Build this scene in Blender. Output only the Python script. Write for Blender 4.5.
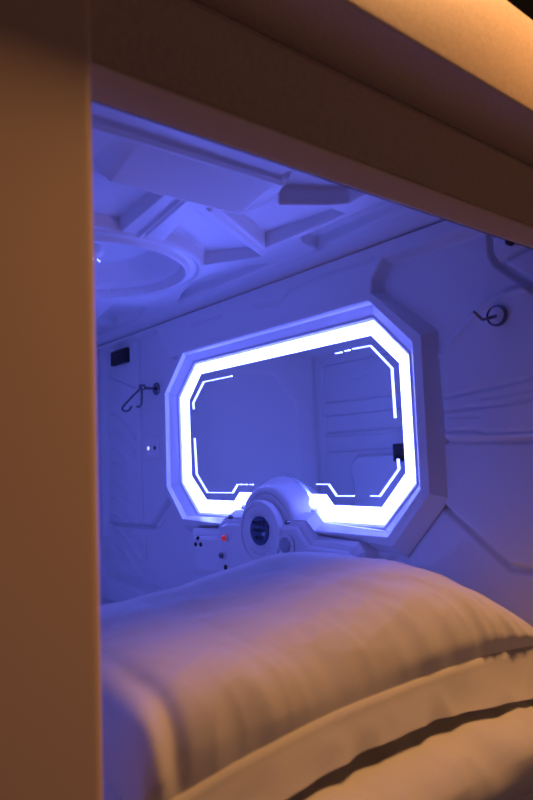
import bpy, math, random
import numpy as np
from mathutils import Vector, Matrix, noise

S = 1.25            # metres per unit of the plan below
CZ = 1.20           # camera height; plan heights are measured from the camera
C = bpy.context.scene.collection
for o in list(bpy.data.objects): bpy.data.objects.remove(o)

def P(x, y, z): return Vector((x*S, y*S, z*S + CZ))

# ------------------------------------------------------------------ camera
YAW, PITCH, ROLL = 0.68809158, 0.08974868, -0.0402038
cam = bpy.data.cameras.new('camera'); cam.sensor_fit = 'VERTICAL'; cam.sensor_height = 36
cam.lens = 649.69/800*36; cam.clip_start = .02
camo = bpy.data.objects.new('camera', cam); C.objects.link(camo)
cy, sy, cp, sp = math.cos(YAW), math.sin(YAW), math.cos(PITCH), math.sin(PITCH)
F = Vector((sy*cp, cy*cp, sp)); R0 = Vector((cy, -sy, 0)); U0 = R0.cross(F)
cr, sr = math.cos(ROLL), math.sin(ROLL)
RR = R0*cr + U0*sr; UU = -R0*sr + U0*cr
m = Matrix((RR, UU, -F)).transposed().to_4x4(); m.translation = P(0, 0, 0)
camo.matrix_world = m
cam.dof.use_dof = True; cam.dof.focus_distance = 2.0; cam.dof.aperture_fstop = 4.0
bpy.context.scene.camera = camo

# ------------------------------------------------------------------ light
w = bpy.data.worlds.new('world'); bpy.context.scene.world = w; w.use_nodes = True
w.node_tree.nodes['Background'].inputs[0].default_value = (.9, .5, .25, 1)
w.node_tree.nodes['Background'].inputs[1].default_value = 0.006
vs = bpy.context.scene.view_settings
vs.view_transform = 'Standard'; vs.look = 'None'; vs.gamma = 1; vs.exposure = 0.0; vs.use_curve_mapping = False
bpy.context.scene.display_settings.display_device = 'sRGB'
BLUE = (.124, .158, 1.0)
WARM = (1.0, .46, .16)
STRIP = 18.5
def area(name, loc, target, size, energy, color, spread=180):
    l = bpy.data.lights.new(name, 'AREA'); l.shape = 'DISK'; l.size = size; l.energy = energy; l.color = color
    l.spread = math.radians(spread)
    o = bpy.data.objects.new(name, l); C.objects.link(o); o.location = loc
    o.rotation_euler = (target - loc).to_track_quat('-Z', 'Y').to_euler()
    return o
area('corridor_downlight', P(.97, .22, 1.03), P(.58, .42, -.25), .32, 18, WARM)
area('corridor_fill', P(1.3, -1.0, -.30), P(.3, .45, -.1), .5, 2.4, WARM)  # added warm fill for header lip, jamb and pillow front; no fixture
area('corridor_blue_fill', P(.7, -1.3, -.75), P(.6, .45, .45), .8, 1.2, (.42, .34, 1.0))  # added blue-purple fill for the underside of the hood; no visible source
area('pod_foot_fill', P(.10, 1.62, -.36), P(.62, 1.75, .30), .25, 1.8, BLUE)  # added blue fill, set low so the mirror does not show it

# ------------------------------------------------------------------ materials
def mat(name, col, rough=.5, metal=0, emit=None, es=0, bump=None, sheen=0, spec=.5, mottled=0):
    mt = bpy.data.materials.new(name); mt.use_nodes = True; nt = mt.node_tree
    b = nt.nodes['Principled BSDF']
    b.inputs['Base Color'].default_value = (*col, 1); b.inputs['Roughness'].default_value = rough
    b.inputs['Metallic'].default_value = metal; b.inputs['Specular IOR Level'].default_value = spec
    b.inputs['Sheen Weight'].default_value = sheen
    if emit:
        b.inputs['Emission Color'].default_value = (*emit, 1); b.inputs['Emission Strength'].default_value = es
    tc = nt.nodes.new('ShaderNodeTexCoord')
    if mottled:
        n = nt.nodes.new('ShaderNodeTexNoise'); n.inputs['Scale'].default_value = 170; n.inputs['Detail'].default_value = 3
        mp = nt.nodes.new('ShaderNodeMapRange'); mp.inputs['To Min'].default_value = 1-mottled; mp.inputs['To Max'].default_value = 1+mottled*.3
        mx = nt.nodes.new('ShaderNodeMix'); mx.data_type = 'RGBA'; mx.blend_type = 'MULTIPLY'; mx.inputs['Factor'].default_value = 1
        mx.inputs[6].default_value = (*col, 1)
        nt.links.new(tc.outputs['Object'], n.inputs['Vector']); nt.links.new(n.outputs['Fac'], mp.inputs['Value'])
        nt.links.new(mp.outputs[0], mx.inputs[7]); nt.links.new(mx.outputs[2], b.inputs['Base Color'])
    if bump:
        n = nt.nodes.new('ShaderNodeTexNoise'); n.inputs['Scale'].default_value = bump[0]; n.inputs['Detail'].default_value = 4
        bp = nt.nodes.new('ShaderNodeBump'); bp.inputs['Strength'].default_value = bump[1]; bp.inputs['Distance'].default_value = bump[2]
        nt.links.new(tc.outputs['Object'], n.inputs['Vector']); nt.links.new(n.outputs['Fac'], bp.inputs['Height'])
        nt.links.new(bp.outputs['Normal'], b.inputs['Normal'])
    return mt
M = dict(
    plastic=mat('white_moulded_plastic', (.80, .80, .81), .34, bump=(60, .04, .002)),
    smooth=mat('white_smooth_plastic', (.82, .82, .83), .28),
    shell=mat('beige_shell', (.74, .61, .48), .55, bump=(420, .25, .0015), mottled=.30),
    jamb=mat('beige_jamb', (.80, .63, .48), .5, bump=(300, .12, .001)),
    lip=mat('grey_beige_lip', (.80, .66, .54), .5, bump=(420, .15, .001), mottled=.08),
    ledge=mat('ledge_plastic', (.74, .70, .68), .5, bump=(300, .1, .001)),
    gasket=mat('dark_gasket', (.05, .05, .06), .6),
    glass=mat('mirror_glass', (.86, .93, .90), .015, 1),
    light=mat('led_strip', (.9, .9, .9), .4, emit=BLUE, es=STRIP),
    etched=mat('etched_light', (.9, .9, .9), .4, emit=BLUE, es=8),
    chrome=mat('dark_chrome', (.22, .22, .26), .25, 1),
    black=mat('black_plastic', (.012, .012, .015), .45),
    screen=mat('dial_screen', (.02, .03, .09), .2, emit=(.05, .1, 1), es=.05),
    mark=mat('screen_marks', (.004, .004, .01), .4),
    red=mat('red_button', (.75, .03, .03), .25, emit=(1, .05, .05), es=.25),
    pale=mat('pale_lens', (.9, .9, .95), .2, emit=(.55, .6, 1), es=1.2),
    knob=mat('grey_knob', (.40, .42, .46), .35),
    cotton=mat('white_cotton', (.82, .80, .77), .9, bump=(900, .12, .0006), sheen=.25, spec=.2),
    sheet=mat('white_sheet', (.78, .77, .76), .9, bump=(700, .15, .0006), sheen=.2, spec=.2),
    amber=mat('amber_dot', (.9, .35, .1), .3, emit=(1, .3, .08), es=.5),
)

# ------------------------------------------------------------------ mesh helpers
def root_loc(o):
    while o.parent: o = o.parent
    return Vector(o.location)
def obj(name, verts, faces, material, parent=None, smooth=False, origin=None, auto=None):
    me = bpy.data.meshes.new(name)
    vs_ = [Vector(v) for v in verts]
    if parent is not None: org = root_loc(parent)
    elif origin is not None: org = Vector(origin)
    else:
        a = np.array([tuple(v) for v in vs_]); mn, mx = a.min(0), a.max(0)
        org = Vector(((mn[0]+mx[0])/2, (mn[1]+mx[1])/2, mn[2]))
    me.from_pydata([v - org for v in vs_], [], faces); me.update()
    import bmesh
    bm = bmesh.new(); bm.from_mesh(me); bmesh.ops.remove_doubles(bm, verts=bm.verts, dist=1e-6); bmesh.ops.recalc_face_normals(bm, faces=bm.faces); bm.to_mesh(me); bm.free()
    me.materials.append(material)
    if smooth:
        me.shade_smooth()
        if auto: me.set_sharp_from_angle(angle=math.radians(auto))
    o = bpy.data.objects.new(name, me); C.objects.link(o)
    if parent is not None: o.parent = parent
    else: o.location = org
    return o
def thing(name, label, cat, loc, group=None):
    o = bpy.data.objects.new(name, None); C.objects.link(o); o.location = loc; o.empty_display_size = .05
    o['label'] = label; o['category'] = cat
    if group: o['group'] = group
    return o
def tag(o, label, cat, group=None):
    o['label'] = label; o['category'] = cat
    if group: o['group'] = group
    return o
def struct(o): o['kind'] = 'structure'; return o

class MB:
    def __init__(s): s.v = []; s.f = []
    def add(s, v, f):
        k = len(s.v); s.v += [Vector(q) for q in v]; s.f += [tuple(i+k for i in q) for q in f]
    def loft(s, loops, closed=True, cap0=False, cap1=False):
        n = len(loops[0]); v = [q for L in loops for q in L]; f = []
        for a in range(len(loops)-1):
            for i in range(n if closed else n-1):
                j = (i+1) % n
                f.append((a*n+i, a*n+j, (a+1)*n+j, (a+1)*n+i))
        if cap0: f.append(tuple(range(n))[::-1])
        if cap1: f.append(tuple((len(loops)-1)*n+i for i in range(n)))
        s.add(v, f)
    def box(s, c, h, R=None):
        R = R or Matrix.Identity(3); b = min(h)*.18
        loops = []
        for (zz, k) in ((-h[2], b), (-h[2]+b, 0), (h[2]-b, 0), (h[2], b)):
            x, y = h[0]-k, h[1]-k
            loops.append([Vector(c)+R@Vector(q) for q in ((-x+b, -y, zz), (x-b, -y, zz), (x, -y+b, zz), (x, y-b, zz), (x-b, y, zz), (-x+b, y, zz), (-x, y-b, zz), (-x, -y+b, zz))])
        s.loft(loops, True, True, True)
    def tube(s, pts, r, n=10):
        pts = [Vector(p) for p in pts]; loops = []; up = None
        for i, p in enumerate(pts):
            t = (pts[min(i+1, len(pts)-1)] - pts[max(i-1, 0)]).normalized()
            if up is None: up = t.orthogonal().normalized()
            up = (up - t*up.dot(t)).normalized(); b = t.cross(up)
            rr = r[i] if isinstance(r, (list, tuple)) else r
            loops.append([p + (up*math.cos(a)+b*math.sin(a))*rr for a in [2*math.pi*k/n for k in range(n)]])
        s.loft(loops, True, True, True)
    def lathe(s, c, axis, prof, n=32, cap=True):
        ax = Vector(axis).normalized(); u = ax.orthogonal().normalized(); v = ax.cross(u)
        loops = [[Vector(c)+ax*h+(u*math.cos(2*math.pi*k/n)+v*math.sin(2*math.pi*k/n))*r for k in range(n)] for (r, h) in prof]
        s.loft(loops, True, cap, cap)
    def build(s, name, material, parent=None, smooth=False, auto=35): return obj(name, s.v, s.f, material, parent, smooth, auto=auto)

def offset(poly, d):          # mitred outward offset of a simple polygon
    n = len(poly); A = sum(poly[i][0]*poly[(i+1) % n][1]-poly[(i+1) % n][0]*poly[i][1] for i in range(n))
    sg = 1 if A > 0 else -1; out = []
    for i in range(n):
        p0, p1, p2 = Vector(poly[i-1]), Vector(poly[i]), Vector(poly[(i+1) % n])
        a = (p1-p0).normalized(); b = (p2-p1).normalized()
        na = Vector((a.y, -a.x))*sg; nb = Vector((b.y, -b.x))*sg
        k = (na+nb); k = k/max(.3, k.dot(na))
        out.append(tuple(p1+k*d))
    return out
def plate(mb, poly, x0, x1, bev):     # polygon in (y, z) standing off the side wall, chamfered front edge
    L = [[P(x0, *q) for q in poly], [P(x1+bev, *q) for q in poly], [P(x1+bev*.3, *q) for q in offset(poly, -bev*.7)], [P(x1, *q) for q in offset(poly, -bev*1.4)]]
    mb.loft(L, True, True, True)

# --- relief surfaces: numpy signed distances
def sdf(px, py, poly):
    poly = np.array(poly, float); d = np.full(px.shape, 1e9); ins = np.zeros(px.shape, bool); n = len(poly)
    for i in range(n):
        ax, ay = poly[i]; bx, by = poly[(i+1) % n]; ex, ey = bx-ax, by-ay
        t = np.clip(((px-ax)*ex+(py-ay)*ey)/(ex*ex+ey*ey), 0, 1)
        d = np.minimum(d, np.hypot(px-ax-t*ex, py-ay-t*ey))
        c = (ay > py) != (by > py)
        with np.errstate(divide='ignore', invalid='ignore'):
            ins ^= c & (px < ex*(py-ay)/(ey if ey else 1e-12)+ax)
    return np.where(ins, -d, d)
def ss(t): t = np.clip(t, 0, 1); return t*t*(3-2*t)
def inside(px, py, poly, w): return ss(.5-sdf(px, py, poly)/w)
def line(px, py, pts, w):
    d = np.full(px.shape, 1e9)
    for (ax, ay), (bx, by) in zip(pts[:-1], pts[1:]):
        ex, ey = bx-ax, by-ay; t = np.clip(((px-ax)*ex+(py-ay)*ey)/(ex*ex+ey*ey), 0, 1)
        d = np.minimum(d, np.hypot(px-ax-t*ex, py-ay-t*ey))
    return ss(1-d/w)
def relief(name, u, v, hf, mp, material):
    g, h = np.meshgrid(u, v, indexing='ij'); H = hf(g, h)
    X, Y, Z = mp(g, h, H); n, k = g.shape
    co = np.stack([X*S, Y*S, Z*S+CZ], -1).reshape(-1, 3)
    i = np.arange(n*k).reshape(n, k)
    q = np.stack([i[:-1, :-1], i[1:, :-1], i[1:, 1:], i[:-1, 1:]], -1).reshape(-1, 4)
    me = bpy.data.meshes.new(name); me.vertices.add(len(co)); me.loops.add(q.size); me.polygons.add(len(q))
    org = np.array([co[:, 0].mean(), co[:, 1].mean(), co[:, 2].min()])
    me.vertices.foreach_set('co', (co-org).ravel().astype(np.float32)); me.loops.foreach_set('vertex_index', q.ravel().astype(np.int32))
    me.polygons.foreach_set('loop_start', np.arange(0, q.size, 4, dtype=np.int32)); me.update(calc_edges=True); me.validate()
    me.materials.append(material); me.shade_smooth()
    o = bpy.data.objects.new(name, me); C.objects.link(o); o.location = org
    return struct(o)

# ------------------------------------------------------------------ outlines of the lit mirror (y, z)
L0 = [(1.523, .245), (.886, .245), (.817, .178), (.817, -.039), (.882, -.107), (1.018, -.107), (1.04, -.084), (1.36, -.084), (1.384, -.107), (1.512, -.107), (1.587, -.039), (1.59, .173)]
L1 = [(1.528, .271), (.868, .271), (.786, .187), (.787, -.057), (.870, -.140), (1.042, -.140), (1.060, -.113), (1.338, -.113), (1.353, -.139), (1.530, -.140), (1.614, -.057), (1.615, .187)]
L2 = [(1.545, .306), (.850, .306), (.749, .206), (.751, -.068), (.833, -.156), (1.023, -.146), (1.046, -.126), (1.341, -.131), (1.363, -.149), (1.568, -.155), (1.653, -.071), (1.650, .202)]

XL, YB, YE, ZB = .02, 2.10, .50, -.46      # left wall, back wall, entrance, shell bottom
# ------------------------------------------------------------------ setting: moulded shell
def h_right(y, z):
    h = np.zeros(y.shape)
    up = [(.84, .30), (.835, .345), (.806, .378), (.690, .378), (.60, .378), (.592, .42), (.3, .42), (.3, .6), (2.3, .6), (2.3, .40), (1.70, .40), (1.66, .33), (1.62, .30)]
    h = np.maximum(h, .027*inside(y, z, up, .014))
    low = [(.705, .175), (.668, .205), (.640, .228), (.605, .250), (.565, .262), (.3, .27), (.3, .012), (.705, .018)]
    h = np.maximum(h, .014*inside(y, z, low, .016)) + .006*line(y, z, low[:6], .013)
    h -= .015*line(y, z, [(.592, .42), (.592, .335), (.584, .316), (.570, .302), (.48, .222)], .0065)
    h -= .011*line(y, z, [(.40, .362), (.576, .316), (.46, .212)], .005)
    for base in (1, -1):
        c = 1.2
        pl = [(c-base*(c-.735), -.092), (c-base*(c-.600), -.197), (c-base*(c-.2), -.200), (c-base*(c-.2), -.6), (c, -.6), (c, -.21), (c-base*(c-.86), -.21)]
        h -= .008*inside(y, z, pl, .012) + .014*line(y, z, pl[:3], .010)
    for (pts, d, w_) in [([(.705, .095), (.4, .122)], .0045, .004), ([(.62, .088), (.4, .096)], .003, .004), ([(.715, .071), (.4, .078)], .0045, .004), ([(.70, .062), (.63, .058)], .003, .004),
                         ([(.72, .019), (.4, .006)], .009, .007), ([(.72, .036), (.64, .034), (.62, .028), (.4, .024)], .005, .005), ([(.71, .02), (.70, .18)], .006, .008),
                         ([(1.50, .375), (1.354, .373)], .004, .004), ([(1.22, .372), (1.122, .355), (1.078, .383), (.967, .386), (.83, .386)], .004, .004),
                         ([(2.1, .315), (1.845, .232)], .006, .005), ([(1.85, -.30), (1.85, .42)], .014, .007),
                         ([(1.86, -.2), (1.76, -.197), (1.65, -.13)], .004, .004)]:
        h -= d*line(y, z, pts, w_)
    for k in range(9):                      # arched ribs pressed into the far end
        zz = .17-k*.055
        a = np.linspace(0, 1, 7); pts = [(2.06-.17*t, zz-.085*t**1.7) for t in a]
        h += .008*line(y, z, pts, .011)
    foot = [(2.2, -.20), (2.085, -.25), (2.06, -.33), (2.01, -.362), (1.70, -.385), (1.70, -.6), (2.2, -.6)]
    mf = inside(y, z, foot, .02); h = h*(1-mf)+.045*mf
    h = np.where(y > 2.085, np.maximum(h, (y-2.085)*1.2), h)
    opening = inside(y, z, L1, .012)
    return h*(1-opening) - .040*opening
relief('wall_right', np.linspace(.50, YB, 520), np.linspace(ZB, .4105, 300), h_right, lambda y, z, h: (1.0-h, y, z), M['plastic'])

def h_left(y, z):
    h = np.zeros(y.shape)
    for (z0, z1, y0, y1) in [(.2305, .40, .7, 2.05), (.098, .175, .7, 2.05), (.018, .084, .7, 2.05)]:
        rect = [(y0, z0), (y1, z0), (y1, z1), (y0, z1)]
        h -= .004*inside(y, z, rect, .006) + .012*line(y, z, rect+rect[:1], .005)
    h -= .009*line(y, z, [(2.068, -.4), (2.068, .44)], .006)
    h -= .002*line(y, z, [(2.0, .265), (1.95, .285), (1.88, .32), (1.78, .335), (1.7, .40)], .005)
    cab = [(1.892, -.5), (1.886, -.108), (1.903, -.083), (1.893, -.037), (1.856, -.003), (1.45, .0), (1.38, -.06), (1.38, -.5)]
    h += .012*inside(y, z, cab, .006) - .014*line(y, z, cab[:6], .007)
    return h
relief('wall_left', np.linspace(.50, YB, 560), np.linspace(ZB, .445, 320), h_left, lambda y, z, h: (XL+h, y, z), M['plastic'])

def h_back(x, z):
    h = np.zeros(x.shape)
    pl = [(.14, -.6), (.14, .24), (.26, .36), (.76, .36), (.88, .24), (.88, -.6)]
    h -= .006*inside(x, z, pl, .02) + .016*line(x, z, [(XL+.006, -.5), (XL+.006, .44)], .007)
    return h
relief('wall_back', np.linspace(XL, 1.0, 160), np.linspace(ZB, .445, 150), h_back, lambda x, z, h: (x, YB-h, z), M['plastic'])

CX, CY, CR = .600, 1.350, .212          # round dish in the ceiling
def h_ceil(x, y):                        # positive = recessed upwards
    h = np.zeros(x.shape); r = np.hypot(x-CX, y-CY)
    arc = [(CX+.265*math.cos(a), CY+.265*math.sin(a)) for a in np.radians(np.linspace(-78, -38, 9))]
    recs = [([(.650, .896), (.850, 1.016), (.856, .794), (.80, .79), (.72, .84)], .030),
            ([(.725, .823), (.798, .776), (.822, .752), (.816, .712), (.80, .56), (.70, .56), (.66, .70), (.69, .785)], .034),
            ([(.615, .930)] + arc + [(.880, 1.072)], .030),
            ([(.935, 1.105), (.944, 1.515), (.905, 1.43), (.868, 1.33), (.868, 1.24), (.895, 1.15)], .030),
            ([(.80, 1.62), (.895, 1.612), (.935, 1.72), (.93, 1.86), (.84, 1.80)], .025),
            ([(.30, .953), (.37, .905), (.535, .888), (.555, 1.090), (.48, 1.094), (.38, 1.10), (.25, 1.14)], .026),
            ([(.36, .862), (.505, .878), (.42, .898), (.34, .90)], .020),
            ([(.950, .965), (.932, .785), (.905, .60), (.872, .60), (.872, .93), (.905, .955)], .026),
            ([(-.2, .40), (-.2, .748), (.665, .748), (.68, .66), (.70, .40)], .008)]
    for pl, d in recs:
        s_ = sdf(x, y, pl); y0 = min(q[1] for q in pl); y1 = max(q[1] for q in pl)
        h = np.maximum(h, d*(.55+.45*np.clip((y-y0)/(y1-y0), 0, 1))*ss(.5-s_/.006))
        h -= .0055*ss(1-np.abs(s_-.010)/.0045)*(s_ > 0)
    for (pts, w_, d) in [([(.566, .878), (.598, 1.104)], .005, -.006), ([(.575, .878), (.608, 1.10)], .004, .005), ([(.635, .908), (.868, 1.045)], .007, -.006)]:
        h += d*line(x, y, pts, w_)
    # ring and dish
    h = np.where(r < CR+.055, h*(ss((r-CR-.043)/.008)), h)
    h -= .012*ss(1-np.abs(r-CR-.012)/.011)+.006*ss(1-np.abs(r-CR-.043)/.008)
    h = np.where(r < CR, .008+.042*ss((CR-r)/.07)+.02*(1-(r/CR)**2), h)
    # flat slab hanging near the entrance, raked at both ends and behind
    t = np.minimum(np.clip((x-.388)/.03, 0, 1), np.clip((.705-x)/.050, 0, 1))*ss((y-.752)/.006)*np.clip((.872-y)/.022, 0, 1)
    h = np.where(t > 0, h*(1-t)-(.004+.022*np.clip((y-.76)/.09, 0, 1))*t, h)
    # stepped cornice beside the mirror wall
    h -= .006*ss((x-.950)/.006)+.021*np.clip((x-.952)/.028, 0, 1)
    return h
relief('ceiling', np.linspace(XL, 1.0, 420), np.linspace(.505, YB, 680), h_ceil, lambda x, y, h: (x, y, .44+h), M['plastic'])

# pod base under the mattress
b = MB(); b.box(P((XL+1)/2, (YE+YB)/2, -.66), ((1-XL)/2*S+.02, (YB-YE)/2*S, .215*S)); struct(b.build('floor', M['smooth']))

# entrance shell: jamb at the left, header across the top, hood above it
def extrude_x(name, prof, x0, x1, material):
    mb = MB(); mb.loft([[P(x0, *q) for q in prof], [P(x1, *q) for q in prof]], True, True, True)
    return struct(mb.build(name, material, smooth=True, auto=30))
def rounded(pts, k):          # soften every corner of a profile
    out = []; n = len(pts)
    for i in range(n):
        a, p, c = Vector(pts[i-1]), Vector(pts[i]), Vector(pts[(i+1) % n])
        ka = min(k, (a-p).length*.45); kc = min(k, (c-p).length*.45)
        q0 = p+(a-p).normalized()*ka; q1 = p+(c-p).normalized()*kc
        for t in (0, .33, .67, 1): out.append(tuple((q0*(1-t)**2)+(p*2*t*(1-t))+(q1*t*t)))
    return out
mb = MB()
prof = rounded([(-.9, .470), (.2190, .470), (.2190, .508), (-.9, .508)], .009)
mb.loft([[P(x, y, zz) for (x, y) in prof] for zz in (-.95, .62)], True, True, True)
struct(mb.build('wall_front', M['jamb'], smooth=True, auto=50))
extrude_x('trim_1', rounded([(.530, .338), (.499, .3115), (.4795, .3335), (.483, .339), (.500, .345), (.530, .345)], .0022), -.2, 1.7, M['lip'])
extrude_x('trim_2', [(.500, .344), (.500, .446), (.496, .446), (.496, .60), (.53, .60), (.53, .344)], -.2, 1.7, M['shell'])
extrude_x('trim_3', rounded([(.405, .445), (.494, .445), (.494, .586), (.405, .586)], .006), -.2, 1.7, M['shell'])
extrude_x('trim_4', [(.501, .3138), (.5025, .3125), (.540, .343), (.540, .44), (.5315, .44), (.5315, .3395)], -.05, 1.2, M['gasket'])
mb = MB()
prof = rounded([(1.0, .46), (1.7, .46), (1.7, .50), (1.0, .50)], .006)
mb.loft([[P(x, y, zz) for (x, y) in prof] for zz in (-.95, .313)], True, True, True)
struct(mb.build('wall_front_side', M['shell'], smooth=True, auto=50))

# ------------------------------------------------------------------ lit wall mirror
mir = thing('wall_mirror', 'wide mirror with cut corners and glowing white light strip set in the side wall', 'mirror', P(1.0, 1.2, -.156))
mb = MB()
L2b = []                # lower lip of the frame leans further out towards the middle
for i, q in enumerate(L2):
    if i in (5, 6, 7, 8): L2b.append((.957, q[0], q[1]-.010))
    elif i in (4, 9): L2b.append((.970, q[0], q[1]-.003))
    else: L2b.append((.9725, *q))
def ring(poly, x): return [P(x, *q) for q in poly]
L3 = offset(L2, .019); L3 = [(min(q[0], L2[i][0]+.012), min(q[1], .318)) for i, q in enumerate(L3)]
L4 = offset(L2, .042); L4 = [(min(q[0], L2[i][0]+.016), min(q[1], .324)) for i, q in enumerate(L4)]
mb.loft([ring(L1, 1.006), ring(offset(L1, .010), 1.001), ring(offset(L2, -.0040), .985), ring(offset(L2, -.003), .984), [P(*q) for q in L2b], [P(q[0], *o_) for q, o_ in zip(L2b, offset([b_[1:] for b_ in L2b], .004))], ring(L3, .9735), ring(L4, 1.004)])
mb.build('frame', M['smooth'], mir)
mb = MB(); mb.loft([ring(L0, 1.0155), ring([((a[0]*.3+b_[0]*.7), (a[1]*.3+b_[1]*.7)) for a, b_ in zip(L0, L1)], 1.002), ring(L1, 1.004), ring(L1, 1.014)]); mb.build('light_strip', M['light'], mir)
mb = MB(); mb.loft([ring(offset(L0, .004), 1.022), ring(offset(L0, .004), 1.0155)], True, True, True); mb.build('mirror_glass', M['glass'], mir)
def etched(lines):
    mb = MB()
    for pts in lines:
        n = len(pts); lo, hi = [], []
        for i in range(n):
            p = Vector(pts[i]); a = Vector(pts[max(i-1, 0)]); c = Vector(pts[min(i+1, n-1)])
            d0 = (p-a).normalized() if i else (c-p).normalized(); d1 = (c-p).normalized() if i < n-1 else d0
            nn = Vector((-d0.y, d0.x))+Vector((-d1.y, d1.x)); nn = nn/max(.5, nn.dot(Vector((-d0.y, d0.x))))*.0012
            lo.append(p-nn); hi.append(p+nn)
        mb.loft([[P(1.0153, *q) for q in lo], [P(1.0125, *q) for q in lo], [P(1.0125, *q) for q in hi], [P(1.0153, *q) for q in hi]], False)
    mb.build('etched_light', M['etched'], mir)
etched([[(1.376, .221), (1.509, .221), (1.566, .167), (1.564, .149)]])
etched([[(1.564, .066), (1.559, -.036), (1.507, -.087), (1.390, -.086), (1.367, -.064), (1.349, -.064)], [(1.341, -.064), (1.328, -.064)], [(1.316, -.064), (1.303, -.064)]])
etched([[(.939, .225), (.889, .224), (.836, .170), (.835, .070)], [(.990, .223), (.972, .223)], [(.962, .224), (.948, .224)]])
etched([[(.834, -.011), (.833, -.031), (.886, -.085), (.910, -.085)]])
etched([[(1.069, -.062), (1.031, -.062), (1.008, -.087), (.958, -.086)]])

# ------------------------------------------------------------------ control console under the mirror
con = thing('control_console', 'white moulded control console with round dial and buttons under the lit mirror', 'control panel', P(.98, 1.2, -.33))
house = [(1.500, -.178), (1.385, -.172), (1.362, -.147), (1.330, -.140), (1.05, -.134), (1.015, -.168), (.90, -.172), (.885, -.19), (.885, -.205), (1.02, -.30), (1.500, -.30)]
mb = MB(); plate(mb, house, 1.0, .950, .012)
inner = [(1.475, -.196), (1.372, -.190), (1.347, -.162), (1.325, -.155), (1.065, -.150), (1.028, -.186), (.915, -.190), (.905, -.198), (1.03, -.285), (1.475, -.285)]
mb.build('housing', M['smooth'], con)
mb = MB(); plate(mb, inner, .960, .943, .006); mb.build('face_panel', M['smooth'], con)
DC = P(.95, 1.190, -.171); AX = Vector((-1, 0, .0))
mb = MB()
mb.lathe(P(1.0, 1.185, -.165), AX, [(.122*S, -.01*S), (.116*S, .004*S), (.106*S, .022*S), (.102*S, .036*S), (.096*S, .041*S), (.088*S, .042*S), (.084*S, .036*S), (.082*S, .04*S)], 64)
mb.build('hood', M['smooth'], con, True, 50)
dial = None
mb = MB()
mb.lathe(DC, AX, [(.076*S, -.02*S), (.076*S, .006*S), (.073*S, .011*S), (.066*S, .012*S), (.064*S, .009*S), (.046*S, .010*S), (.036*S, .004*S)], 64)
dial = mb.build('dial', M['smooth'], con, True, 40)
FX = .95-.0105
mb = MB(); mb.lathe(P(.95, 1.190, -.165), AX, [(.034*S, .004*S), (.033*S, .010*S), (.031*S, .0115*S)], 40); sc = mb.build('screen', M['screen'], dial, True, 40)
rnd = random.Random(4)
mb = MB()
for (row, n, hh) in ((.016, 4, .0065), (.0, 4, .004), (-.017, 3, .005)):
    for k in range(n):
        yy = 1.190-(k-(n-1)/2)*.0115; zz = -.165+row
        mb.box(P(FX-.0012, yy, zz), (.001, .0035*S*.9, hh*S*.55)); mb.box(P(FX-.0012, yy-.003, zz+hh*.8), (.001, .0035*S, .0016*S))
mb.build('screen_segments', M['mark'], sc)
mb = MB()
for k in range(7):
    a = math.radians(-125+k*14); mb.box(P(.9395, 1.190-.050*math.cos(a), -.166+.052*math.sin(a)), (.0008, .0018*S, .0010*S))
mb.build('dial_marks', M['knob'], dial)
def button(name, y, z, r, material, depth=.012, x=.943):
    mb = MB(); mb.lathe(P(x, y, z), AX, [(r*1.5*S, -.004*S), (r*1.5*S, .003*S), (r*1.15*S, .005*S)], 24); base = mb.build('bezel', M['smooth'], con, True, 40)
    mb = MB(); mb.lathe(P(x, y, z), AX, [(r*S, .0*S), (r*S, depth*.7*S), (r*.6*S, depth*S)], 20); o = mb.build(name, material, base, True, 40); return o
button('red_button', 1.325, -.190, .0075, M['red'])['label'] = 'red push button'
button('metal_button', 1.338, -.233, .0075, M['chrome'])['label'] = 'shiny metal push button'
button('knob', 1.096, -.190, .017, M['knob'])['label'] = 'grey round knob'
for (y, z, r) in ((1.452, -.200, .006), (1.462, -.216, .007), (1.438, -.215, .007), (1.330, -.262, .008)):
    mb = MB(); mb.lathe(P(.943, y, z), AX, [(r*.8*S, -.003*S), (r*.8*S, .002*S), (r*.55*S, .003*S)], 18); mb.build('socket', M['black'], con, True, 40)
for (y, z) in ((1.302, -.139), (1.092, -.141)):
    mb = MB(); mb.lathe(P(.944, y, z), AX, [(.005*S, -.002*S), (.005*S, .006*S), (.003*S, .008*S)], 14); mb.build('screw', M['chrome'], con, True, 40)

# ------------------------------------------------------------------ hooks
h1 = thing('coat_hook', 'dark chrome coat hook nearest the entrance, on the wall right of the mirror', 'hook', P(.984, .580, .205))
mb = MB(); mb.lathe(P(.984, .580, .2225), AX, [(.0180*S, -.002*S), (.0180*S, .003*S), (.0165*S, .006*S), (.0145*S, .0045*S), (.0145*S, .001*S)], 40); mb.build('mounting_plate', M['chrome'], h1, True, 40)
mb = MB(); mb.lathe(P(.984, .580, .2225), AX, [(.0146*S, .0*S), (.0146*S, .0035*S), (.013*S, .0042*S)], 40); mb.build('plate_reflection', M['smooth'], h1, True, 40)  # white disc imitates the wall reflected in the chrome plate
mb = MB(); mb.tube([P(.984, .580, .2225), P(.965, .5815, .2175), P(.946, .583, .2125), P(.943, .5834, .2128), P(.925, .586, .2245)], [.0040, .0034, .003, .003, .0028]); mb.build('prong', M['chrome'], h1, True, 60)
h2 = thing('coat_hook', 'dark chrome swing hook with two hanging arms at the far end left of the mirror', 'hook', P(1.0, 1.743, .15))
mb = MB(); mb.lathe(P(1.0, 1.743, .226), AX, [(.019*S, -.002*S), (.019*S, .004*S), (.016*S, .007*S), (.009*S, .008*S)], 32); mb.build('mounting_plate', M['chrome'], h2, True, 40)
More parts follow.
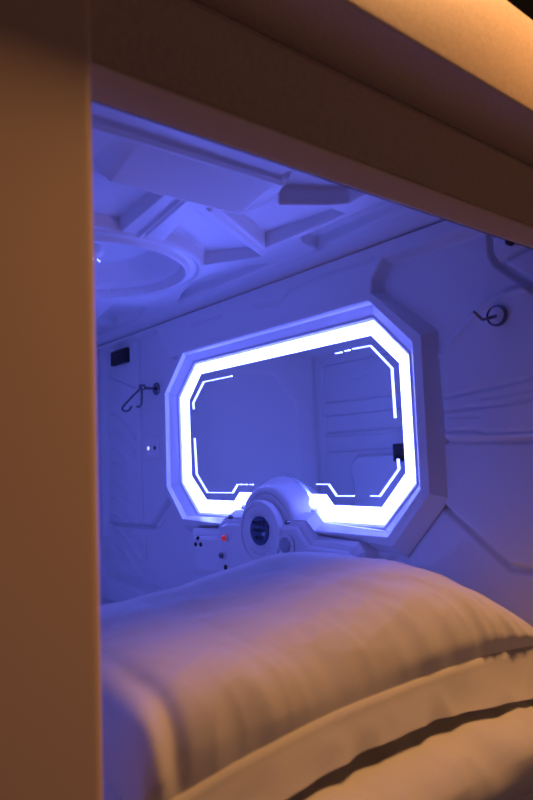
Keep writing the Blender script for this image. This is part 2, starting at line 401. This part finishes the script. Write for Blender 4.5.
mb = MB(); mb.tube([P(1.0, 1.743, .226), P(.942, 1.743, .228)], .0058); mb.lathe(P(.949, 1.743, .222), (0, 0, 1), [(.009*S, 0), (.010*S, .004*S), (.010*S, .012*S), (.008*S, .016*S)], 20); mb.build('post', M['chrome'], h2, True, 40)
def arm(pts): mb = MB(); mb.tube(pts, .0045); mb.build('arm', M['chrome'], h2, True, 60)
arm([P(.949, 1.743, .230), P(.945, 1.79, .210), P(.941, 1.845, .184), P(.940, 1.857, .175), P(.940, 1.852, .168), P(.940, 1.832, .163), P(.941, 1.812, .166), P(.942, 1.800, .176)])
arm([P(.949, 1.745, .230), P(.951, 1.75, .200), P(.951, 1.752, .180), P(.948, 1.757, .172), P(.944, 1.768, .172)])

# ------------------------------------------------------------------ small wall fittings
spk = thing('air_vent', 'square black vent grille high on the far left corner of the side wall', 'vent', P(.996, 1.972, .332))
mb = MB(); mb.box(P(.994, 1.972, .358), (.010, .056*S, .024*S)); mb.build('body', M['black'], spk)
for k in range(5):
    mb = MB(); mb.box(P(.9845, 1.972, .342+k*.0080), (.002, .048*S, .0022*S)); mb.build('slat', M['gasket'], spk)
sok = thing('power_outlet', 'small square outlet plate with a glowing dot beneath the swing hook', 'outlet', P(1.0, 1.775, .01))
mb = MB(); plate(mb, [(1.815, .012), (1.735, .012), (1.735, .082), (1.815, .082)], 1.002, .992, .006); mb.build('cover_plate', M['smooth'], sok)
for (y, mt, r, nm) in ((1.790, M['pale'], .0055, 'indicator'), (1.750, M['black'], .006, 'socket')):
    mb = MB(); mb.lathe(P(.992, y, .046), AX, [(r*S, -.002*S), (r*S, .002*S), (r*.6*S, .003*S)], 16); mb.build(nm, mt, sok, True, 40)
sen = thing('sensor', 'tiny black round sensor high on the right wall under the entrance header', 'sensor', P(.990, .551, .335))
mb = MB(); mb.lathe(P(.994, .551, .343), AX, [(.0065*S, -.002*S), (.0065*S, .008*S), (.004*S, .012*S)], 16); mb.build('body', M['black'], sen, True, 40)
lat = thing('wall_bracket', 'small black bracket on the opposite wall seen in the mirror by its right edge', 'bracket', P(.04, 1.615, -.031))
mb = MB(); mb.box(P(.048, 1.615, .003), (.018*S, .024*S, .034*S)); mb.build('body', M['gasket'], lat)
mb = MB(); mb.box(P(.070, 1.605, -.020), (.010*S, .014*S, .012*S)); mb.build('clasp', M['black'], lat)

# ceiling lamp in the dish
lamp = thing('ceiling_lamp', 'small ceiling lamp cluster sparkling inside the round ceiling dish', 'lamp', P(.645, 1.385, .445))
mb = MB(); mb.lathe(P(.645, 1.385, .51), (0, 0, -1), [(.016*S, -.005*S), (.016*S, .012*S), (.012*S, .022*S), (.006*S, .026*S)], 28); mb.build('base', M['smooth'], lamp, True, 40)
for (dx, dy) in ((0.0, 0.0), (.012, .0), (.020, .008)):
    mb = MB(); mb.lathe(P(.629+dx, 1.374+dy, .476), (0, 0, -1), [(.0018*S, 0), (.0024*S, .003*S), (.0012*S, .005*S)], 12); mb.build('bulb', M['pale'], lamp, True, 60)
nub = thing('ceiling_sensor', 'tiny grey peg hanging in a triangular ceiling recess', 'sensor', P(.828, .918, .46))
mb = MB(); mb.lathe(P(.828, .918, .498), (0, 0, -1), [(.006*S, 0), (.006*S, .012*S), (.004*S, .018*S), (.004*S, .03*S)], 14); mb.build('body', M['knob'], nub, True, 40)

# ------------------------------------------------------------------ bedding
mb = MB(); mb.box(P((XL+1)/2, (YE+YB)/2+.012, -.462), ((1-XL)/2*S-.055, (YB-YE)/2*S-.075, .028*S))
mt = mb.build('mattress', M['sheet'], smooth=True, auto=40); tag(mt, 'white sheeted mattress covering the floor of the capsule beneath the pillows', 'mattress')

def corr(u): return float(np.interp(u, [-1, -.8, -.55, -.3, 0, .2, .45, .6, 1], [.024, .028, .036, .032, .025, .012, -.002, .002, .022]))
def pillow(name, label, cx, cy, hx, hy, zmid, Ht, Hb, seed, drop, flange, nu=240, nv=170, nn=(16.0, 3.0, 4.5, 2.6), ee=(.30, .46), fold=1.0):
    root = thing(name, label, 'pillow', P(cx, cy, zmid(0, 0)-Hb), None)
    nz = lambda x, y, k: noise.noise(Vector((x, y, seed+k)))
    def prof(t, n, e): return max(0.0, 1-abs(t)**n)**e
    def crease(x, y, k): return (1-2.2*abs(nz(x, y, k)))
    def top(u, v):
        Tu = prof(u, nn[0] if u < 0 else nn[1], ee[0] if u < 0 else ee[1]); kl = min(1, max(0, (-u-.35)/.5)); Tv = prof(v, nn[2]+5*kl if v < 0 else nn[3], .46-.10*kl)
        T = Tu*Tv
        x = cx+hx*u*(1-.02*(1-abs(v))); y = cy+hy*v
        z = zmid(u, v)+Ht*T - (drop(u, v)+corr(u))*T
        fr = math.exp(-((v+1)/.55)**2)                         # gathers run in from the front seam
        wv = .006*nz(u*1.5, v*1.5, 0)+.004*nz(u*3.5+v, v*3.5, 3)+.0018*fr*crease(u*4-3.0*v, v*4+u*2, 21)
        wv += .0046*(.15+.85*max(0, u+.2))*fr*crease(u*4.5+2.2*v, v*1.3, 5)
        wv += .0020*(.5+max(0,u))*fr*crease(u*12+3.0*v, v*2.6, 9)+.0010*crease(u*6-5*v, v*6+3*u, 12)
        wv += .0165*math.exp(-((u-.72)/.25)**2)*math.exp(-((v+.45)/.5)**2)*crease(u*6+4.5*v, v*1.2-u, 15)
        wv -= .0100*math.exp(-((u+.90)/.028)**2)*math.exp(-((v+1.0)/.5)**2)
        wv += .0060*math.exp(-((u+.955)/.03)**2)*math.exp(-((v+1.0)/.5)**2)
        wv *= fold; z += wv*min(1, T*1.5)*(.35+.65*(1-fr))
        if v < 0: y -= 1.0*wv*(-v)**2*min(1, Tu*2)*min(1, T*4)
        x -= .5*wv*max(0, -u)**4*T
        return P(x, y, z)
    def bot(u, v):
        T = prof(u, 4.5, .5)*prof(v, 4.0, .5); return P(cx+hx*u*(1-.02*(1-abs(v))), cy+hy*v, max(zmid(u, v)-Hb*T, -.4325))
    U = [-math.cos(math.pi*i/nu) for i in range(nu+1)]; V = [-math.cos(math.pi*i/nv) for i in range(nv+1)]
    U = [.6*a+.4*(2*i/nu-1) for i, a in enumerate(U)]; V = [.6*a+.4*(2*i/nv-1) for i, a in enumerate(V)]
    vs_, fs = [], []
    for u in U:
        for v in V: vs_.append(top(u, v))
    k = nv+1
    for i in range(nu):
        for j in range(nv): fs.append((i*k+j, (i+1)*k+j, (i+1)*k+j+1, i*k+j+1))
    base = len(vs_); idx = {}
    for i, u in enumerate(U):
        for j, v in enumerate(V):
            if i in (0, nu) or j in (0, nv): idx[i, j] = i*k+j
            else: idx[i, j] = len(vs_); vs_.append(bot(u, v))
    for i in range(nu):
        for j in range(nv): fs.append((idx[i, j], idx[i, j+1], idx[i+1, j+1], idx[i+1, j]))
    obj('cushion', vs_, fs, M['cotton'], root, True)
    if flange:
        W = flange; loop = []; N = 520
        for q in range(N):
            t = q/N*4; s_ = int(t); f = t-s_
            a = -1+2*f
            u, v = [(a, -1), (1, a), (-a, 1), (-1, -a)][s_]
            n_ = [(0, -1), (1, 0), (0, 1), (-1, 0)][s_]
            # round the outward direction near the corners
            c = max(0, (abs(a)-.90)/.10); sgn = 1 if a > 0 else -1
            n2 = [(sgn, 0), (0, sgn), (-sgn, 0), (0, -sgn)][s_]
            d = Vector((n_[0]+n2[0]*c, n_[1]+n2[1]*c)).normalized()
            loop.append((u, v, d, q))
        rows = []
        M_ = 8
        for j in range(M_+1):
            r = j/M_; row = []
            for (u, v, d, q) in loop:
                p = bot(u, v); x, y = u, v
                rip = .0050*(1-2.0*abs(noise.noise(Vector((q*.085+r*.5, r*.9, seed)))))+.006*noise.noise(Vector((q*.045, 3, seed)))
                k_ = 1 if v < -.5 else .45; out = W*(.30*r+.30*r*r*max(0, u)*(v < -.5)); dn = W*(.93*r)*k_*(1+.6*max(0, u))
                lift = .002
                row.append(p + Vector((d.x, d.y, 0))*(out+rip*r+lift)*S*1.0 + Vector((0, 0, -dn*S+(.004 if r == 0 else 0))))
            rows.append(row)
        inner_ = [[p + Vector((-d.x, -d.y, 0))*.0035 for p, (u, v, d, q) in zip(row, loop)] for row in rows[::-1]]
        mb = MB(); mb.loft(rows+inner_+[rows[0]]); mb.build('flange', M['cotton'], root, True, 80)
    return root
pillow('pillow', 'plump white pillow with a wide flat hem, on top of the stack at the entrance', .612, .712, .345, .205,
       lambda u, v: -.258+.010*v-.024*max(0, u)**2-.040*max(0, -u-.2)**2, .122, .035, 3.1, lambda u, v: .070*max(0, u-.05)**1.5+.012*max(0, -u-.05), .043)
pillow('pillow', 'white pillow squashed underneath the plump hemmed pillow at the entrance', .615, .690, .350, .248,
       lambda u, v: -.379-.034*max(0, u)**2-.042*max(0, -u-.2)**2, .060, .08, 8.7, lambda u, v: corr(u)*-1, 0, 200, 120, (9, 7, 4.5, 6), (.3, .3), 1.3)
